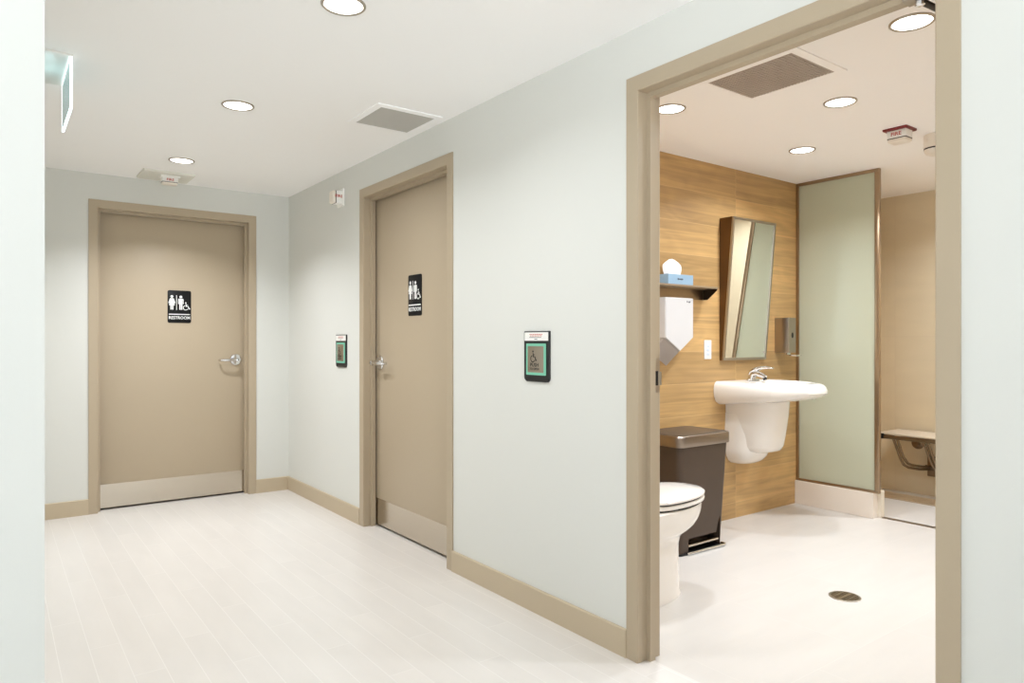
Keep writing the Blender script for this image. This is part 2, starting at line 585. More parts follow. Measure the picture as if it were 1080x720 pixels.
def loft_path(s, pts, r, z, t, M):
    """flat stroke of half width r along a 2-D path"""
    P = [Vector((p[0], p[1])) for p in pts]
    L, R = [], []
    for i, p in enumerate(P):
        d = (P[min(i + 1, len(P) - 1)] - P[max(i - 1, 0)]).normalized()
        n = Vector((-d.y, d.x))
        k = 1.
        if 0 < i < len(P) - 1:
            e = (P[i + 1] - p).normalized()
            k = 1 / max(.5, abs(n.dot(Vector((-e.y, e.x)))))
        L.append(p + n * r * k)
        R.append(p - n * r * k)
    for i in range(len(P) - 1):
        q = [L[i], R[i], R[i + 1], L[i + 1]]
        s.loft([[(p.x, p.y, z) for p in q], [(p.x, p.y, z + t) for p in q]], True, M)
    return s


MB.loft_path = loft_path


def restroom_sign(M, base, label):
    t = thing('restroom_sign', base, label, 'sign', 'restroom signs on the doors')
    w, h = .158, .236
    o = rrect(w, h, .012)
    mb = MB().loft([[(p[0], p[1], 0) for p in o], [(p[0], p[1], .003) for p in o], [(p[0] * .985, p[1] * .99, .0038) for p in o]], True, M)
    link('sign_plate', mb, SIGNB, t)
    z = .0038
    mb = MB(); figure(mb, -.051, -.022, .105, True, M, z)
    link('woman_symbol', mb, WHITE, t, smooth=False)
    mb = MB().box((-.0215, -.024, z), (-.0175, .083, z + .0009), M)
    link('divider_bar', mb, WHITE, t, smooth=False)
    mb = MB(); figure(mb, .009, -.022, .103, False, M, z)
    link('man_symbol', mb, WHITE, t, smooth=False)
    mb = MB(); wheelchair(mb, .047, -.024, .058, M, z)
    link('wheelchair_symbol', mb, WHITE, t, smooth=False)
    mb = MB().box((-.071, -.0595, z), (.071, -.0525, z + .0009), M)
    link('rule_line', mb, WHITE, t, smooth=False)
    mb = MB().text('RESTROOM', .0305, 0, -.091, z, M, .0009, .92)
    link('lettering', mb, WHITE, t, smooth=False)
    return t


restroom_sign(BACK(1.096, YB + DEP, 1.416), (1.096, YB + DEP, 1.298), 'black restroom sign on the far hallway door above its kick plate, seen nearly square on')
restroom_sign(RIGHT(XR + DEP, 3.556, 1.428), (XR + DEP, 3.556, 1.31), 'black restroom sign on the right-hand wall door, seen at a slant')


def opener(M, base, label):
    t = thing('door_opener_button', base, label, 'button', 'push-to-open door buttons')
    w, h = .172, .217
    o = rrect(w, h, .02, 5, corners=(1, 0, 0, 1))
    mb = MB().loft([[(p[0], p[1], 0) for p in o], [(p[0], p[1], .006) for p in o], [(p[0] * .98, p[1] * .984, .0085) for p in o]], True, M)
    link('bezel', mb, BLACK, t)
    mb = MB().box((-.0805, .0675, .0080), (.0805, .1035, .0093), M)
    lb = tag(link('instruction_label', mb, WPLAST, t, smooth=False), 'white instruction label')
    mb = MB()
    for y, a in ((.0945, .045), (.0885, .041)):
        for k in range(8):
            u0 = -a + k * 2 * a / 8
            mb.box((u0, y - .0016, .0093), (u0 + 2 * a / 8 * .72, y + .0016, .0097), M)
    tag(link('red_print', mb, RED, lb, smooth=False), 'faint red printed lines')
    mb = MB().box((-.047, .081, .0093), (.035, .083, .0097), M).box((-.012, .0725, .0093), (.008, .0752, .0097), M)
    link('grey_print', mb, INK, lb, smooth=False)
    cy = -.0120
    def ring(w0, h0, w1, h1, z0, z1):
        m = MB()
        a = rrect(w0, h0, .004, 3, 0, cy); b = rrect(w1, h1, .003, 3, 0, cy)
        n = len(a)
        v = [(p[0], p[1], z0) for p in a] + [(p[0], p[1], z1) for p in a] + [(p[0], p[1], z1) for p in b] + [(p[0], p[1], z0) for p in b]
        f = []
        for i in range(n):
            j = (i + 1) % n
            for k in range(3):
                f.append((k * n + i, k * n + j, (k + 1) * n + j, (k + 1) * n + i))
        return m.add(v, f, M)
    tag(link('light_ring', ring(.131, .135, .104, .109, .0080, .0120), GREEN, t, smooth=False), 'glowing green light ring')
    mb = MB().box((-.054, cy - .0565, .0080), (.054, cy + .0565, .0140), M, bev=.002)
    pl = tag(link('push_plate', mb, SATIN, t), 'brushed steel push plate')
    mb = MB(); wheelchair(mb, -.012, cy - .012, .05, M, .0140, .0005)
    link('wheelchair_symbol', mb, BLACK, pl, smooth=False)
    mb = MB().text('PUSH', .022, -.006, cy - .031, .0140, M, .0005, 1.1)
    mb.text('TO OPEN', .0135, -.006, cy - .0455, .0140, M, .0005, 1.1)
    link('lettering', mb, BLACK, pl, smooth=False)
    return t


opener(RIGHT(XR, 2.334, 1.097), (XR, 2.334, .988), 'black push-to-open button on the wall nearest the open washroom doorway')
opener(RIGHT(XR, 4.42, 1.099), (XR, 4.42, .99), 'smaller-looking black push-to-open button between the far corner and the right-hand door')


# ------------------------------------------------------------------ ceiling things
def downlight(loc, label, group):
    t = thing('downlight', loc, label, 'ceiling light', group)
    M = Matrix.Translation(Vector(loc))
    n = 48
    mb = MB().lathe([(.0745, 0), (.0745, -.003), (.071, -.006), (.066, -.006), (.0625, -.001), (.0625, .0)], n, M, cap=False)
    link('trim_ring', mb, SATIN, t)
    mb = MB().lathe([(.063, -.0005), (.063, -.0025), (.0001, -.0035)], n, M, cap=False)
    tag(link('lens', mb, LENS, t), 'glowing white lens')
    return t


HG, BG = 'recessed downlights along the hallway ceiling', 'recessed downlights in the washroom ceiling'
def copy_tree(o, parent=None):
    c = o.copy()
    COL.objects.link(c)
    if parent: c.parent = parent
    for ch in [q for q in bpy.data.objects if q.parent == o]:
        copy_tree(ch, c)
    return c
DL = [((.951, 2.232), 'largest hallway ceiling downlight, cut by the top edge of the photo', HG),
      ((.948, 3.484), 'middle of the three hallway ceiling downlights', HG),
      ((.952, 4.751), 'farthest hallway ceiling downlight, above the speaker strobe plate', HG),
      ((2.654, 2.275), 'washroom ceiling downlight half hidden by the left door jamb', BG),
      ((3.227, 1.731), 'washroom ceiling downlight between the vent grille and the red fire strobe', BG),
      ((3.852, 2.298), 'washroom ceiling downlight nearest the shower screen and wood wall', BG),
      ((3.85, 1.15), 'added unseen washroom ceiling downlight in the corner nearest the smoke detector, behind the right door jamb', BG),  # unseen, added to complete the light layout and brighten the washroom
      ((5.15, 1.6), 'added unseen ceiling downlight over the shower floor, behind the right door jamb', BG),  # unseen fixture added to light the shower wall and screen
      ((2.624, 1.145), 'largest washroom ceiling downlight, beside the door closer at top right', BG)]
proto = None
for (x, y), lab, g in DL:
    if proto is None:
        proto = o = downlight((x, y, H), lab, g)
    else:
        o = copy_tree(proto)
        o.location = (x, y, H)
        o['label'], o['group'] = lab, g


def vent(x0, x1, y0, y1, n, along, fm, gm, label, fw, egg):
    t = thing('ceiling_vent', ((x0 + x1) / 2, (y0 + y1) / 2, H), label, 'vent', 'ceiling air vents')
    mb = MB()
    a = [(x0 - fw, y0 - fw), (x1 + fw, y0 - fw), (x1 + fw, y1 + fw), (x0 - fw, y1 + fw)]
    b = [(x0, y0), (x1, y0), (x1, y1), (x0, y1)]
    v = [(p[0], p[1], H) for p in a] + [(p[0], p[1], H - .005) for p in a] + [(p[0], p[1], H - .008) for p in b] + [(p[0], p[1], H) for p in b]
    mb.add(v, [(k * 4 + i, k * 4 + (i + 1) % 4, (k + 1) * 4 + (i + 1) % 4, (k + 1) * 4 + i) for k in range(3) for i in range(4)])
    link('vent_frame', mb, fm, t, smooth=False)
    link('vent_backing', MB().box((x0, y0, H - .0012), (x1, y1, H - .0002)), CAVITY, t, smooth=False)
    mb = MB()
    for k in range(n):
        c = y0 + (k + .5) * (y1 - y0) / n
        w = (y1 - y0) / n * .31
        mb.box((x0, c - w, H - .0065), (x1, c + w, H - .002))
    if egg:
        m = round(n * (x1 - x0) / (y1 - y0))
        for k in range(m):
            c = x0 + (k + .5) * (x1 - x0) / m
            w = (x1 - x0) / m * .2
            mb.box((c - w, y0, H - .0062), (c + w, y1, H - .0022))
    link('grille', mb, gm, t, smooth=False)
    return t


vent(1.502, 1.798, 3.075, 3.372, 34, 'x', CEIL, GRILLE, 'square grey vent in the hallway ceiling beside the right wall', .03, True)
vent(2.507, 2.83, 1.541, 1.94, 26, 'x', BCEIL, BGRILLE, 'large brownish vent in the washroom ceiling just inside the doorway', .035, True)


def strobe(M, base, label, plate_m, plate, body, depth, red):
    """fire strobe: local x right along the text face, z away from the mounting surface"""
    t = thing('fire_strobe', base, label, 'fire alarm', 'fire alarm strobes')
    w, l = plate
    o = rrect(w, l, .006, 3)
    mb = MB().loft([[(p[0], p[1], 0) for p in o], [(p[0], p[1], .008) for p in o], [(p[0] * .95, p[1] * .95, .011) for p in o]], True, M)
    tag(link('mounting_plate', mb, plate_m, t), None)
    bw, bl = body
    rings = []
    for k, z in ((1., .011), (.97, .011 + depth * .62), (.93, .011 + depth * .66)):
        rings.append([(p[0], p[1], z) for p in rrect(bw * k, bl * k, .008, 4)])
    link('housing', MB().loft(rings, True, M), WPLAST, t)
    rings = []
    for k, z in ((.86, .011 + depth * .64), (.95, .011 + depth * .70), (.95, .011 + depth * .9), (.8, .011 + depth)):
        rings.append([(p[0], p[1], z) for p in rrect(bw * k, bl * k, .008, 4)])
    link('strobe_lens', MB().loft(rings, True, M), CREAM, t)
    o = rrect(bw * .985, bl * .985, .008, 4)
    mb = MB().loft([[(p[0], p[1], .011 + depth * .63) for p in o], [(p[0], p[1], .011 + depth * .70) for p in o]], True, M)
    tag(link('seam_band', mb, DKMETAL, t), 'dark seam band')
    return t


def strobe_text(t, M, size):
    mb = MB().text('FIRE', size, 0, -size * .36, 0, M, .0008, 1.15)
    tag(link('lettering', mb, RED, t, smooth=False), 'red FIRE lettering')


# washroom ceiling: red plate
bx, by = 3.90, 1.765
t = strobe(DOWN(bx, by, H), (bx, by, H), 'fire strobe with a dark red plate on the washroom ceiling', DKRED, (.125, .125), (.082, .1), .062, True)
strobe_text(t, RIGHT(bx - .0413, by, H - .03), .026)
# hallway ceiling: on a wide pale speaker plate
px, py = .953, 5.247
sp = link('speaker_plate', MB().loft([[(p[0], p[1], H) for p in rrect(.32, .285, .008, 3, px, py)], [(p[0], p[1], H - .012) for p in rrect(.315, .28, .008, 3, px, py)], [(p[0], p[1], H - .016) for p in rrect(.29, .255, .008, 3, px, py)]]), mat('pale_grey_plate', (222, 220, 210), .6), base=(px, py, H))
tag(sp, 'flat pale square speaker plate on the hallway ceiling in front of the far door', 'speaker')
Ms = DOWN(px + .012, py - .05, H - .016)
t = strobe(Ms, (px + .012, py - .05, H - .016), 'small white fire strobe hanging from the pale speaker plate on the hallway ceiling', WPLAST, (.125, .08), (.1, .06), .046, False)
strobe_text(t, BACK(px + .012, py - .0806, H - .041), .022)
# hallway right wall: beside the door
Mw = RIGHT(XR, 4.43, 2.119)
t = strobe(Mw, (XR, 4.43, 2.06), 'white fire strobe high on the right wall beside the right-hand door', WPLAST, (.1, .118), (.075, .085), .062, False)
strobe_text(t, plane_frame((XR - .033, 4.3923, 2.125), (1, 0, 0), (0, 0, 1)), .026)

# exit sign, edge-on to us
ex, ey0, ey1 = .25, 3.262, 3.655
t = thing('exit_sign', (ex, (ey0 + ey1) / 2, H), 'glowing clear exit sign panel seen edge-on under the hallway ceiling at far left', 'exit sign')
link('canopy', MB().box((ex - .09, ey0 - .01, H - .008), (ex + .006, ey1 + .01, H), bev=.002), WPLAST, t)
pn = link('acrylic_panel', MB().box((ex - .004, ey0 + .005, 2.09), (ex + .004, ey1 - .005, H - .010)), ACRYL, t, smooth=False)
mb = MB()
for a, b in (((ey0, 2.085), (ey0 + .005, H - .009)), ((ey1 - .005, 2.085), (ey1, H - .009)), ((ey0, 2.084), (ey1, 2.089)), ((ey0, H - .0135), (ey1, H - .0085))):
    mb.box((ex - .0046, a[0], a[1]), (ex + .0046, b[0], b[1]))
tag(link('lit_edge', mb, EXITL, pn, smooth=False), 'glowing white panel edge')

# smoke detector, washroom
sx_, sy_ = 4.165, 1.69
t = thing('smoke_detector', (sx_, sy_, H), 'round cream smoke detector on the washroom ceiling, cut by the right door jamb', 'smoke detector')
M = Matrix.Translation((sx_, sy_, H))
link('detector_base', MB().lathe([(.06, 0), (.062, -.004), (.062, -.07), (.0615, -.073), (.0001, -.073)], 44, M, cap=False), CREAM, t)
tag(link('seam_band', MB().lathe([(.058, -.072), (.0615, -.073), (.0615, -.08), (.058, -.081)], 44, M, cap=False), DKMETAL, t), 'dark seam band')
link('detector_dome', MB().lathe([(.0605, -.08), (.059, -.088), (.05, -.105), (.03, -.112), (.0001, -.113)], 44, M, cap=False), CREAM, t)
link('test_button', MB().lathe([(.011, 0), (.011, .003), (.008, .004), (.0001, .004)], 20, plane_frame((sx_ - .052, sy_ + .032, H - .03), (-.52, -.85, 0), (0, 0, 1)), cap=False), CREAM, t)

# door closer arm
t = thing('door_closer', (XR + .07, .8, H - .2), 'dark metal door closer arm at the top right of the open washroom doorway', 'door closer')
zc = FH - .069
link('arm_shoe', MB().box((XR + .028, .79, zc - .010), (XR + .07, .855, zc), bev=.002), SATIN, t)
link('arm', MB().tube([(XR + .05, .815, zc - .016), (XR + .3, .79, zc - .016), (XR + .5, .775, zc - .016)], .011, 12, sq=.5), DKMETAL, t)
link('pivot', MB().lathe([(.012, 0), (.012, -.008), (.007, -.011), (.0001, -.011)], 20, Matrix.Translation((XR + .05, .82, zc - .014)), cap=False), CHROME, t)
link('closer_body', MB().box((XR + .42, D3[0] + .0595, zc - .06), (XR + .7, D3[0] + .1, zc), bev=.004), SATIN, t)


# ------------------------------------------------------------------ shower
cz = .165
mb = MB().box((XG - .028, 2.262, 0), (XG + .055, YW, cz), bev=.002)
struct('trim_shower_curb', mb, mat('curb_stone', (236, 225, 212), .35, var=.015, vscale=5))
struct('trim_shower_curb_end', MB().box((XG + .03, 2.24, 0), (XG + .075, 2.262, cz + .012)), mat('curb_edge', (226, 216, 198), .4))
struct('trim_shower_threshold', MB().box((XG + .035, .2, 0), (XG + .07, 2.24, .004)), SATIN)

t = thing('shower_screen', (XG, 2.53, cz), 'frosted pale green glass shower screen between the wood wall and the shower', 'shower screen')
ya, yb = 2.232, YW
link('glass_pane', MB().box((XG - .004, ya + .012, cz + .012), (XG + .004, yb - .01, H - .012)), GLASS, t, smooth=False)
def rail(name, a, b):
    link(name, MB().box(a, b, bev=.002), BRONZE, t)
rail('top_rail', (XG - .014, ya, H - .022), (XG + .014, yb, H - .001))
rail('bottom_rail', (XG - .014, ya, cz), (XG + .014, yb, cz + .017))
rail('wall_post', (XG - .014, yb - .02, cz + .017), (XG + .014, yb - .001, H - .022))
rail('end_post', (XG - .014, ya, cz + .017), (XG + .014, ya + .03, H - .022))

# trench drain along the shower wall
t = thing('trench_drain', (5.44, 2.1, 0), 'narrow tan trench drain in the shower floor under the bench', 'drain')
mb = MB()
mb.box((5.33, .6, 0), (5.56, YW, .002))
link('drain_body', mb, mat('tan_drain', (176, 156, 128), .5), t, smooth=False)
mb = MB()
for x in (5.345, 5.40, 5.455, 5.51):
    mb.box((x, .61, .002), (x + .035, YW - .002, .005))
link('drain_grate', mb, mat('tan_drain_grate', (206, 186, 156), .45), t, smooth=False)

# folding shower bench
bz = .485
BENCHM = mat('aged_bench_steel', (128, 108, 84), .32, .9)
t = thing('shower_bench', (5.5, 2.2, .25), 'fold-down slatted shower bench on the wall beside the shower screen', 'bench')
mb = MB()
for k in range(5):
    x = 5.312 + k * .067
    mb.box((x, 1.9, bz - .012), (x + .058, 2.565, bz), bev=.003)
link('seat_slats', mb, mat('pale_bench_slat', (214, 200, 178), .4), t)
mb = MB()
mb.tube([(5.318, 1.9, bz - .03), (5.318, 2.55, bz - .03)], .014, 12)
mb.tube([(5.61, 1.9, bz - .03), (5.61, 2.55, bz - .03)], .014, 12)
mb.tube([(5.318, 2.54, bz - .03), (5.61, 2.54, bz - .03)], .012, 12)
link('seat_frame', mb, BENCHM, t)
link('end_cap', MB().box((5.298, 2.515, bz - .042), (5.338, 2.572, bz - .004), bev=.004), BLACK, t)
link('hinge_plate', MB().box((5.61, 1.95, bz - .07), (XS - .0005, 2.53, bz - .014), bev=.002), SATIN, t)
for dy in (0., -.21):
    lg = MB()
    lg.tube([(5.36, 2.475 + dy, bz - .035), (5.375, 2.462 + dy, .40), (5.40, 2.44 + dy, .30), (5.42, 2.425 + dy, .25), (5.45, 2.405 + dy, .228), (5.53, 2.36 + dy, .212), (5.63, 2.325 + dy, .208)], .0095, 12)
    lg.tube([(5.36, 2.445 + dy, bz - .035), (5.375, 2.436 + dy, .40), (5.40, 2.418 + dy, .31), (5.43, 2.40 + dy, .263), (5.46, 2.385 + dy, .248), (5.54, 2.345 + dy, .232), (5.63, 2.31 + dy, .228)], .0095, 12)
    link('brace_arm', lg, BENCHM, t)
    link('wall_bracket', MB().box((5.62, 2.285 + dy, .155), (XS - .0005, 2.345 + dy, .3), bev=.004).tube([(5.63, 2.27 + dy, .218), (5.63, 2.36 + dy, .218)], .018, 14), BENCHM, t)
fl = MB().lathe([(.046, 0), (.046, .006), (.04, .012), (.022, .016), (.02, .03), (.0001, .032)], 32, RIGHT(XS, 2.43, .388), cap=False)
tag(link('wall_flange', fl, BENCHM, base=(XS, 2.43, .34)), 'round metal flange on the shower wall just under the bench', 'flange')


# ------------------------------------------------------------------ washroom fixtures
# --- sink
sxc = 4.0
def half(a, b, z, cx=sxc, n=40, p=.82, yb=YW - .001, lift=0.):
    r = []
    for i in range(n + 1):
        th = PI * i / n
        c, s = math.cos(th), math.sin(th)
        x = cx + a * math.copysign(abs(c) ** p, c)
        d = abs(s) ** p
        r.append((x, yb - b * d, z + lift * d))
    r.append((cx - a * .5, yb, z))
    r.append((cx, yb, z))
    r.append((cx + a * .5, yb, z))
    return r

t = thing('sink', (sxc, YW, .36), 'white wall-hung porcelain sink with shrouded pipes under the tilted mirror', 'sink')
A, B = .296, .556
rings = [half(A * .60, B * .50, .752, lift=.035), half(A * .80, B * .70, .757, lift=.035), half(A * .93, B * .88, .778, lift=.03), half(A * .99, B * .965, .815, lift=.015), half(A, B, .842, lift=.004), half(A * .998, B * .998, .862, lift=0),
         half(A * .982, B * .984, .883, lift=-.002), half(A * .955, B * .962, .897, lift=-.004), half(A * .915, B * .93, .905, lift=-.005), half(A * .88, B * .905, .907, lift=-.005)]
# deck and basin: keep the back ledge, sink the bowl
def bowl(a, f0, f1, z):
    """ring with the same point count, centred in front of the tap ledge"""
    base = half(A * .93, B * .945, 0)
    out = []
    yc = YW - .305
    for x, y, _ in base:
        ang = math.atan2(y - yc, x - sxc)
        out.append((sxc + a * math.cos(ang), yc + a * .74 * math.sin(ang), z))
    return out
rings += [bowl(.205, 0, 0, .902), bowl(.194, 0, 0, .894), bowl(.17, 0, 0, .83), bowl(.11, 0, 0, .79), bowl(.02, 0, 0, .785)]
link('basin', MB().loft(rings), PORC, t, ang=50)
link('drain_fitting', MB().disc((sxc, YW - .305, .786), .022, 20, .003), CHROME, t)
sh = []
for z, a, b in ((.778, .186, .302), (.762, .185, .30), (.70, .182, .295), (.62, .176, .285), (.54, .168, .272), (.49, .162, .262), (.462, .152, .245), (.449, .128, .205), (.446, .09, .15)):
    sh.append(half(a, b, z, cx=sxc + .012, p=.7))
link('pipe_shroud', MB().loft(sh[::-1]), PORC, t, ang=50)
lo = []
for z, a, b in ((.70, .155, .17), (.55, .162, .18), (.46, .155, .178), (.42, .145, .165), (.39, .125, .14), (.37, .095, .105), (.36, .05, .05)):
    lo.append(half(a, b, z, cx=sxc - .02, p=.75))
link('lower_shroud', MB().loft(lo[::-1]), PORC, t, ang=50)
tag(link('overflow_hole', MB().disc((0, 0, 0), .008, 16, .001, plane_frame((4.05, 2.352, .81), (1, 0, 0), (0, .5, .86))), BLACK, t), 'small dark hole')

# --- faucet
fx, fy, fz = 4.0, 2.735, .9075
t = thing('faucet', (fx, fy, fz), 'chrome single-lever faucet on the sink', 'faucet')
mb = MB()
o = rrect(.11, .05, .024, 6, fx, fy)
mb.loft([[(p[0], p[1], fz - .0005) for p in o], [(p[0], p[1], fz + .006) for p in o], [(fx + (p[0] - fx) * .92, fy + (p[1] - fy) * .9, fz + .01) for p in o]])
link('base_plate', mb, CHROME, t)
mb = MB().tube([(fx, fy + .006, fz + .006), (fx, fy + .004, fz + .026), (fx, fy - .006, fz + .044), (fx, fy - .036, fz + .046), (fx, fy - .075, fz + .034), (fx, fy - .096, fz + .022)], [.027, .026, .025, .019, .015, .013], 18)
link('spout', mb, CHROME, t)
tag(link('aerator', MB().tube([(fx, fy - .088, fz + .022), (fx, fy - .093, fz + .006)], .0125, 14), BLACK, t), 'dark spout outlet')
mb = MB().tube([(fx, fy + .016, fz + .036), (fx, fy + .006, fz + .056), (fx, fy - .022, fz + .072), (fx, fy - .066, fz + .084), (fx, fy - .115, fz + .088), (fx, fy - .15, fz + .084)], [.024, .026, .023, .018, .013, .009], 18, sq=.62)
link('lever', mb, CHROME, t)

# --- tilted mirror
mx0, mx1 = 3.767, 4.235
zb, zt, ybot, ytop = 1.04, 1.956, 2.79, 2.713
t = thing('mirror', ((mx0 + mx1) / 2, YW, zb), 'tall framed mirror tilted out from the wood wall above the sink', 'mirror')
def on(s, z):   # front face y at height z
    return ybot + (ytop - ybot) * (z - zb) / (zt - zb) + s
mb = MB()
fw = .016
F = lambda z, s: on(s, z)
v, f = [], []
o = [(mx0, zb), (mx1, zb), (mx1, zt), (mx0, zt)]
i_ = [(mx0 + fw, zb + fw), (mx1 - fw, zb + fw), (mx1 - fw, zt - fw), (mx0 + fw, zt - fw)]
v = [(x, F(z, .012), z) for x, z in o] + [(x, F(z, 0), z) for x, z in o] + [(x, F(z, 0), z) for x, z in i_] + [(x, F(z, .012), z) for x, z in i_]
f = [(k * 4 + i, k * 4 + (i + 1) % 4, ((k + 1) % 4) * 4 + (i + 1) % 4, ((k + 1) % 4) * 4 + i) for k in range(4) for i in range(4)]
link('mirror_frame', mb.add(v, f), SATIN, t, smooth=False)
v = [(x, F(z, .004), z) for x, z in i_] + [(x, F(z, .009), z) for x, z in i_]
tag(link('mirror_glass', MB().add(v, [(0, 1, 2, 3), (7, 6, 5, 4), (0, 1, 5, 4), (1, 2, 6, 5), (2, 3, 7, 6), (3, 0, 4, 7)]), MIRROR, t, smooth=False), 'silvered mirror glass')
SIDE = mat('bronze_side_panel', (104, 76, 46), .3, .7, var=.06, vscale=4)
for x in (mx0, mx1 - .004):
    mb = MB().prism([(YW - .0005, zb), (F(zb, .0118), zb), (F(zt, .0118), zt), (YW - .0005, zt)], 'x', x, x + .004)
    link('side_panel', mb, SIDE, t, smooth=False)
link('top_panel', MB().box((mx0 + .004, F(zt, .0118), zt - .003), (mx1 - .004, YW - .0005, zt)), SIDE, t, smooth=False)
link('bottom_panel', MB().box((mx0 + .004, F(zb, .0118), zb), (mx1 - .004, YW - .0005, zb + .003)), SIDE, t, smooth=False)

# --- soap dispenser
t = thing('soap_dispenser', (4.42, YW, 1.07), 'stainless steel soap dispenser on the wood wall beside the shower screen', 'soap dispenser')
link('housing', MB().box((4.381, 2.711, 1.085), (4.468, YW - .0005, 1.326), bev=.003), SATIN, t)
tag(link('sight_window', MB().disc((0, 0, 0), .017, 24, .0015, BACK(4.424, 2.711, 1.205), sx=.7, sy=1.15), BLACK, t), 'dark oval sight window')
link('push_lever', MB().box((4.39, 2.66, 1.062), (4.455, 2.76, 1.07), bev=.002).box((4.405, 2.735, 1.068), (4.44, 2.765, 1.09), bev=.002), CHROME, t)

# --- shelf with folded ends
sh0, sh1, sz = 2.7, 3.6, 1.488
t = thing('wall_shelf', ((sh0 + sh1) / 2, YW, sz), 'brown metal wall shelf over the hand dryer', 'shelf')
link('shelf_board', MB().box((sh0, 2.706, sz - .002), (sh1, YW - .0005, sz + .010), bev=.0015), mat('shelf_metal', (158, 138, 114), .35, .4), t)
link('back_flange', MB().box((sh0, YW - .004, sz - .066), (sh1, YW - .0006, sz - .002)), BRONZE, t, smooth=False)
for x in (sh0, sh1 - .003):
    link('end_bracket', MB().prism([(YW - .0005, sz - .066), (YW - .0005, sz - .002), (2.712, sz - .002), (2.712, sz - .01), (YW - .035, sz - .066)], 'x', x, x + .003), DKMETAL, t, smooth=False)

# --- tissue box
tx0, tx1, ty0, ty1, tz = 3.158, 3.382, 2.722, 2.816, sz + .010
tb_ = thing('tissue_box', ((tx0 + tx1) / 2, (ty0 + ty1) / 2, tz), 'pale blue tissue box on the wall shelf with a white tissue pulled up', 'tissue box')
link('carton', MB().box((tx0, ty0, tz), (tx1, ty1, tz + .06), bev=.001), BLUE, tb_, smooth=False)
mb = MB()
for k, (u0, u1, a, b) in enumerate(((-.024, -.018, 0, .012), (-.016, -.009, .002, .010), (-.007, 0, .002, .010), (.002, .008, .002, .010), (.010, .013, 0, .012), (.015, .023, .002, .010))):
    mb.box((u0, a - .006, 0), (u1, b - .006, .0008), BACK(3.265, ty0, tz + .032))
tag(link('brand_print', mb, INK, tb_, smooth=False), 'small dark printed mark')
mb = MB()
rings = []
N = 28
for k in range(7):
    q = k / 6
    z = tz + .0595 + .088 * q
    w = (.068 + .012 * math.sin(q * PI)) * (1 - .72 * max(0, q - .55) / .45 * max(0, q - .55) / .45)
    dpt = .024 * (1 - .5 * q)
    rings.append([((tx0 + tx1) / 2 - .018 - .012 * q + w * math.cos(2 * PI * i / N) * (1 + .08 * math.sin(5 * 2 * PI * i / N + 2 * q)), (ty0 + ty1) / 2 + dpt * math.sin(2 * PI * i / N) * (1 + .35 * math.sin(4 * 2 * PI * i / N + 3 * q)), z + .006 * math.cos(3 * 2 * PI * i / N) * q) for i in range(N)])
link('tissue', MB().loft(rings), TISSUE, tb_, ang=60)

# --- hand dryer: V-shaped lower edge
hx0, hx1, hc = 3.11, 3.356, 3.238
yF, yK = 2.70, YW - .0005
zt_, zs, zv, dz = 1.418, 1.184, 1.104, .088
t = thing('hand_dryer', (hc, YW, 1.02), 'white hand dryer with a V-shaped lower edge under the wall shelf', 'hand dryer')
front = [(hx0, zt_), (hx0, zs), (hc, zv), (hx1, zs), (hx1, zt_)]
back = [(hx0, zt_), (hx0, zs), (hc, zv), (hx1, zs), (hx1, zt_)]
mb = MB().loft([[(x, yK, z) for x, z in back], [(x, yF + .006, z) for x, z in front], [(hc + (x - hc) * .97, yF, 1.27 + (z - 1.27) * .975) for x, z in front]])
link('front_cover', mb, mat('dryer_white', (206, 204, 203), .35), t, smooth=False)
g = .004
v = [(hx0 + .002, yF + .012, zs - g), (hc, yF + .012, zv - g), (hx1 - .002, yF + .012, zs - g),
     (hx0 + .002, yK, zs - dz), (hc + .014, yK, zv - dz), (hx1 - .002, yK, zs - dz), (hx0 + .002, yK, zs - g), (hc, yK, zv - g), (hx1 - .002, yK, zs - g)]
link('air_outlet_panel', MB().add(v, [(0, 1, 4, 3), (1, 2, 5, 4), (0, 3, 6), (2, 8, 5), (0, 6, 7, 1), (1, 7, 8, 2), (3, 4, 7, 6), (4, 5, 8, 7)]), GREYPL, t, smooth=False)
mb = MB()
Ml = BACK(hx1 - .043, yF, zt_ - .022)
mb.loft_path([(-.016, -.004), (-.013, .006), (-.008, .0)], .0016, 0, .0006, Ml).loft_path([(-.006, -.003), (-.001, .003), (.002, -.005)], .0014, 0, .0006, Ml).loft_path([(.004, .003), (.009, .002), (.008, -.004), (.004, -.003)], .0013, 0, .0006, Ml).loft_path([(.011, -.004), (.013, .003), (.017, .002)], .0013, 0, .0006, Ml)
tag(link('logo_mark', mb, INK, t, smooth=False), 'small grey printed mark')

# --- wall switch
Mq = BACK(3.642, YW, 1.11)
t = thing('wall_switch', (3.642, YW, 1.05), 'narrow white wall switch plate between the hand dryer and the mirror', 'switch')
link('switch_plate', MB().box((-.034, -.06, 0), (.034, .06, .006), Mq, bev=.002), WPLAST, t)
mb = MB()
for y in (-.027, -.002, .023):
    mb.box((-.015, y - .009, .006), (.015, y + .009, .0075), Mq, bev=.0006)
link('switch_buttons', mb, mat('pale_blue_button', (205, 214, 226), .4), t)

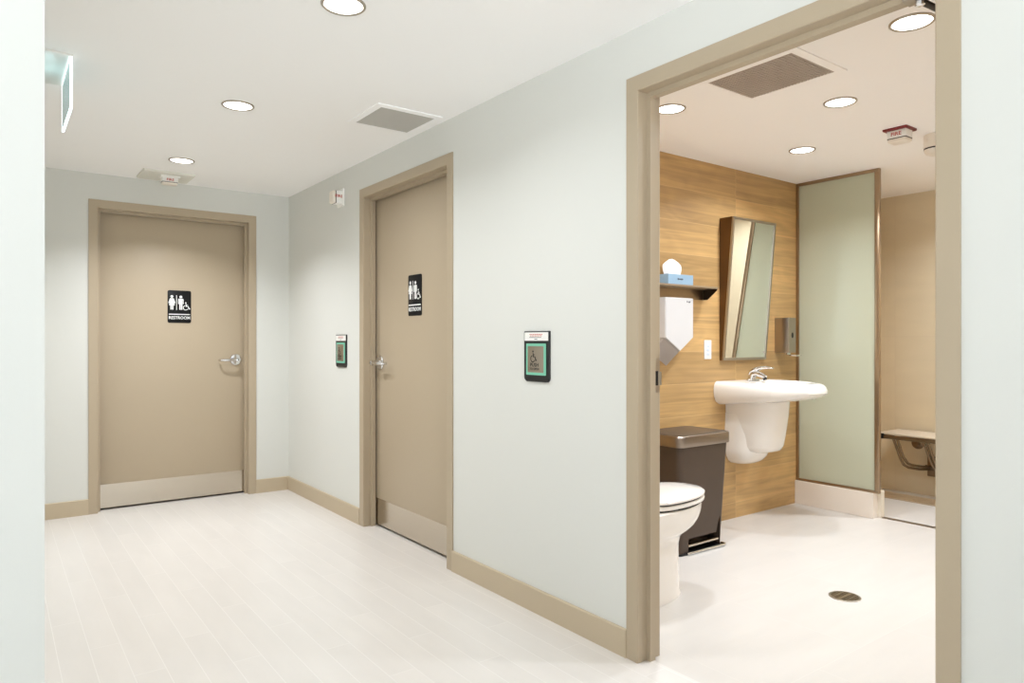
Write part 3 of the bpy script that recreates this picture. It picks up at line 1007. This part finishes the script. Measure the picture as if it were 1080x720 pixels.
# --- trash can
t = thing('trash_can', (3.17, 2.63, 0), 'dark brown metal step trash can with a steel lid behind the toilet', 'trash can')
def rr3(x0, x1, y0, y1, r, z, n=7):
    return [(p[0], p[1], z) for p in rrect(x1 - x0, y1 - y0, r, n, (x0 + x1) / 2, (y0 + y1) / 2)]
tmp = MB().loft([rr3(2.966, 3.342, 2.484, 2.775, .032, .012), rr3(2.968, 3.35, 2.483, 2.778, .034, .1), rr3(2.978, 3.402, 2.482, 2.785, .036, .585)])
def solid(mb):
    bmesh.ops.recalc_face_normals(mb.bm, faces=mb.bm.faces)
    me = bpy.data.meshes.new('m'); mb.bm.to_mesh(me); mb.bm.free()
    o = bpy.data.objects.new('m', me); COL.objects.link(o)
    return o
a = solid(tmp)
c = solid(MB().prism([(3.045, -.05), (3.318, -.05), (3.322, .175), (3.306, .150), (3.285, .085), (3.045, .085)], 'y', 2.4, 2.56))
md = a.modifiers.new('b', 'BOOLEAN'); md.operation = 'DIFFERENCE'; md.object = c; md.solver = 'EXACT'
bpy.context.view_layer.update()
em = bpy.data.meshes.new_from_object(a.evaluated_get(bpy.context.evaluated_depsgraph_get()))
bpy.data.objects.remove(a); bpy.data.objects.remove(c)
mb = MB(); mb.bm.from_mesh(em)
link('can_body', mb, CANB, t)
link('lid', MB().loft([rr3(2.966, 3.414, 2.474, 2.79, .04, .585), rr3(2.964, 3.416, 2.472, 2.79, .04, .589), rr3(2.964, 3.416, 2.472, 2.79, .04, .640), rr3(2.968, 3.412, 2.476, 2.788, .04, .646)]), CANL, t)
link('lid_panel', MB().loft([rr3(2.974, 3.406, 2.482, 2.784, .036, .6462), rr3(2.978, 3.402, 2.486, 2.782, .034, .649)]), mat('bronze_lid_top', (96, 82, 68), .4, .5), t)
link('base_plate', MB().loft([rr3(2.962, 3.346, 2.478, 2.78, .034, 0), rr3(2.962, 3.346, 2.478, 2.78, .034, .0118)]), BLACK, t)
link('floor_bar', MB().tube([(3.02, 2.472, .009), (3.335, 2.466, .009), (3.352, 2.472, .009), (3.354, 2.5, .009)], .0075, 10), CHROME, t)
tag(link('pedal', MB().box((3.052, 2.486, .036), (3.312, 2.55, .050), bev=.004), STEEL, t), 'bright steel foot pedal')

# --- toilet
t = thing('toilet', (2.35, 2.17, 0), 'white toilet with closed lid, half hidden by the left door jamb', 'toilet')
ty = 2.17
def oval(x0, x1, hw, z, n=48, p=.88, back=.35):
    """elongated outline: round front (x1), squarer back (x0)"""
    r = []
    xm = x0 + (x1 - x0) * back
    for i in range(n):
        th = 2 * PI * i / n
        c, s = math.cos(th), math.sin(th)
        ax = (x1 - xm) if c >= 0 else (xm - x0)
        q = 1. if c >= 0 else .6
        r.append((xm + ax * math.copysign(abs(c) ** q, c), ty + hw * math.copysign(abs(s) ** p, s), z))
    return r
rings = [oval(2.06, x1, hw, z) for z, x1, hw in ((0, 2.575, .108), (.012, 2.577, .11), (.03, 2.565, .108), (.14, 2.558, .108), (.24, 2.56, .11), (.275, 2.571, .116), (.289, 2.594, .126),
         (.305, 2.628, .141), (.325, 2.656, .156), (.35, 2.676, .166), (.38, 2.688, .174), (.405, 2.69, .179), (.424, 2.69, .181), (.429, 2.684, .176))]
link('bowl', MB().loft(rings), PORC, t, ang=45)
def slab(x0, x1, hw, z0, z1, dome=0.):
    rs = [oval(x0 + .006, x1 - .006, hw - .006, z0), oval(x0, x1, hw, z0 + .004), oval(x0, x1, hw, z1 - .006), oval(x0 + .008, x1 - .010, hw - .010, z1)]
    if dome:
        rs += [oval(x0 + .06, x1 - .07, hw - .06, z1 + dome * .7), oval(x0 + .16, x1 - .18, hw - .12, z1 + dome)]
    return MB().loft(rs)
link('seat', slab(2.22, 2.694, .183, .436, .455), PORC, t, ang=45)
link('lid', slab(2.22, 2.695, .184, .461, .479, .010), PORC, t, ang=45)
tag(link('seat_gap_shade', MB().loft([oval(2.23, 2.68, .172, .428), oval(2.23, 2.68, .172, .4375)]), CARD, t), 'dark fill painted for the shade under the seat')  # solid dark slab, paints the shade between bowl and seat
tag(link('lid_gap_shade', MB().loft([oval(2.23, 2.682, .173, .453), oval(2.23, 2.682, .173, .463)]), CARD, t), 'dark fill painted for the shade under the lid')  # solid dark slab, paints the shade between seat and lid
mb = MB().loft([[(p[0], p[1], z) for p in rrect(.185 + q, .4 + q, .03, 6, 2.0955, ty)] for z, q in ((.43, -.02), (.46, 0), (.74, .006))])
tk = link('tank', mb, PORC, t, ang=45)
link('tank_lid', MB().loft([[(p[0], p[1], z) for p in rrect(.196 - q, .42 - q, .034, 6, 2.0965, ty)] for z, q in ((.742, 0), (.765, 0), (.774, .012))]), PORC, tk, ang=45)
link('flush_lever', MB().tube([(2.19, ty - .14, .69), (2.21, ty - .14, .69), (2.214, ty - .1, .688), (2.214, ty - .06, .684)], .007, 10), CHROME, tk)
for s in (-1, 1):
    link('hinge', MB().tube([(2.245, ty + s * .075 - .02, .482), (2.245, ty + s * .075 + .02, .482)], .012, 12), PORC, t)

# --- floor drain
dx, dy = 3.114, 1.649
t = thing('floor_drain', (dx, dy, 0), 'round dark metal floor drain in the washroom floor', 'floor drain')
M = Matrix.Translation((dx, dy, 0))
R0 = .068
link('drain_bowl', MB().disc((0, 0, .0004), R0 * .93, 40, .0006, M), CARD, t)
link('drain_rim', MB().lathe([(R0, 0), (R0, .002), (R0 * .97, .003), (R0 * .86, .003), (R0 * .86, .001)], 44, M, cap=False), SATIN, t)
mb = MB()
for k in range(-3, 4):
    for q in (-1, 1):
        L = math.sqrt(max(0, (R0 * .86) ** 2 - (k * .0165) ** 2))
        mb.box((k * .0165 - .004, q * .006, .001), (k * .0165 + .004, q * L, .0028), M)
mb.box((-R0 * .86, -.007, .001), (R0 * .86, .007, .0029), M)
for q in (-1, 1):
    mb.box((-R0 * .72, q * .031 - .0035, .001), (R0 * .72, q * .031 + .0035, .0029), M)
link('drain_grate', mb, BRONZE, t, smooth=False)

# ------------------------------------------------------------------ light
def area(loc, size, power, col, spread=134, rot=(0, 0, 0)):
    L = bpy.data.lights.new('downlight_lamp', 'AREA')
    L.shape = 'DISK'
    L.size = size
    L.energy = power
    L.color = col
    L.spread = math.radians(spread)
    o = bpy.data.objects.new('downlight_lamp', L)
    COL.objects.link(o)
    o.location = loc
    o.rotation_euler = rot
    return o

HW, BWc = (.945, .975, 1.03), (.90, .965, 1.05)
for (x, y), lab, g in DL:
    area((x, y, H - .012), .12, (6.4, 8.8, 11.5)[min(2, int(y > 3) + int(y > 4))] if g == HG else (13 if x > 5 else 7.2), HW if g == HG else BWc, (152 if y < 4 else 124) if g == HG else 142)
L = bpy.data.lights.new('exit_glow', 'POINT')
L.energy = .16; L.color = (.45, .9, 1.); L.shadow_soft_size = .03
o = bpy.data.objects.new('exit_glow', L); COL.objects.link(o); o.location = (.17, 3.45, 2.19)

w = bpy.data.worlds.new('daylight')
S.world = w
w.use_nodes = True
bg = w.node_tree.nodes['Background']
bg.inputs['Color'].default_value = (.86, .935, 1.0, 1)
# daylight: sky above, added brighter glow below the horizon to lift the ceilings
tc = w.node_tree.nodes.new('ShaderNodeTexCoord')
sx = w.node_tree.nodes.new('ShaderNodeSeparateXYZ')
mr = w.node_tree.nodes.new('ShaderNodeMapRange')
w.node_tree.links.new(tc.outputs['Generated'], sx.inputs[0])
w.node_tree.links.new(sx.outputs['Z'], mr.inputs['Value'])
mr.inputs['From Min'].default_value, mr.inputs['From Max'].default_value = -.04, .04
mr.inputs['To Min'].default_value, mr.inputs['To Max'].default_value = 3.7, .45
w.node_tree.links.new(mr.outputs[0], bg.inputs['Strength'])

# ------------------------------------------------------------------ camera
cam = bpy.data.cameras.new('camera')
cam.sensor_width = 36
cam.lens = 737 / 1080 * 36
cam.shift_y = .3 / 1080
cam.clip_start = .02
co = bpy.data.objects.new('camera', cam)
COL.objects.link(co)
co.location = (0, 0, CAM_H)
co.rotation_euler = (PI / 2, 0, -math.atan(548 / 737))
S.camera = co

S.view_settings.view_transform = 'Standard'
S.view_settings.look = 'None'
S.view_settings.gamma = 1
S.view_settings.exposure = .36
S.view_settings.use_curve_mapping = False
S.cycles.max_bounces = 14
S.cycles.diffuse_bounces = 8
S.cycles.glossy_bounces = 5
S.cycles.use_denoising = True
S.cycles.sample_clamp_indirect = 6
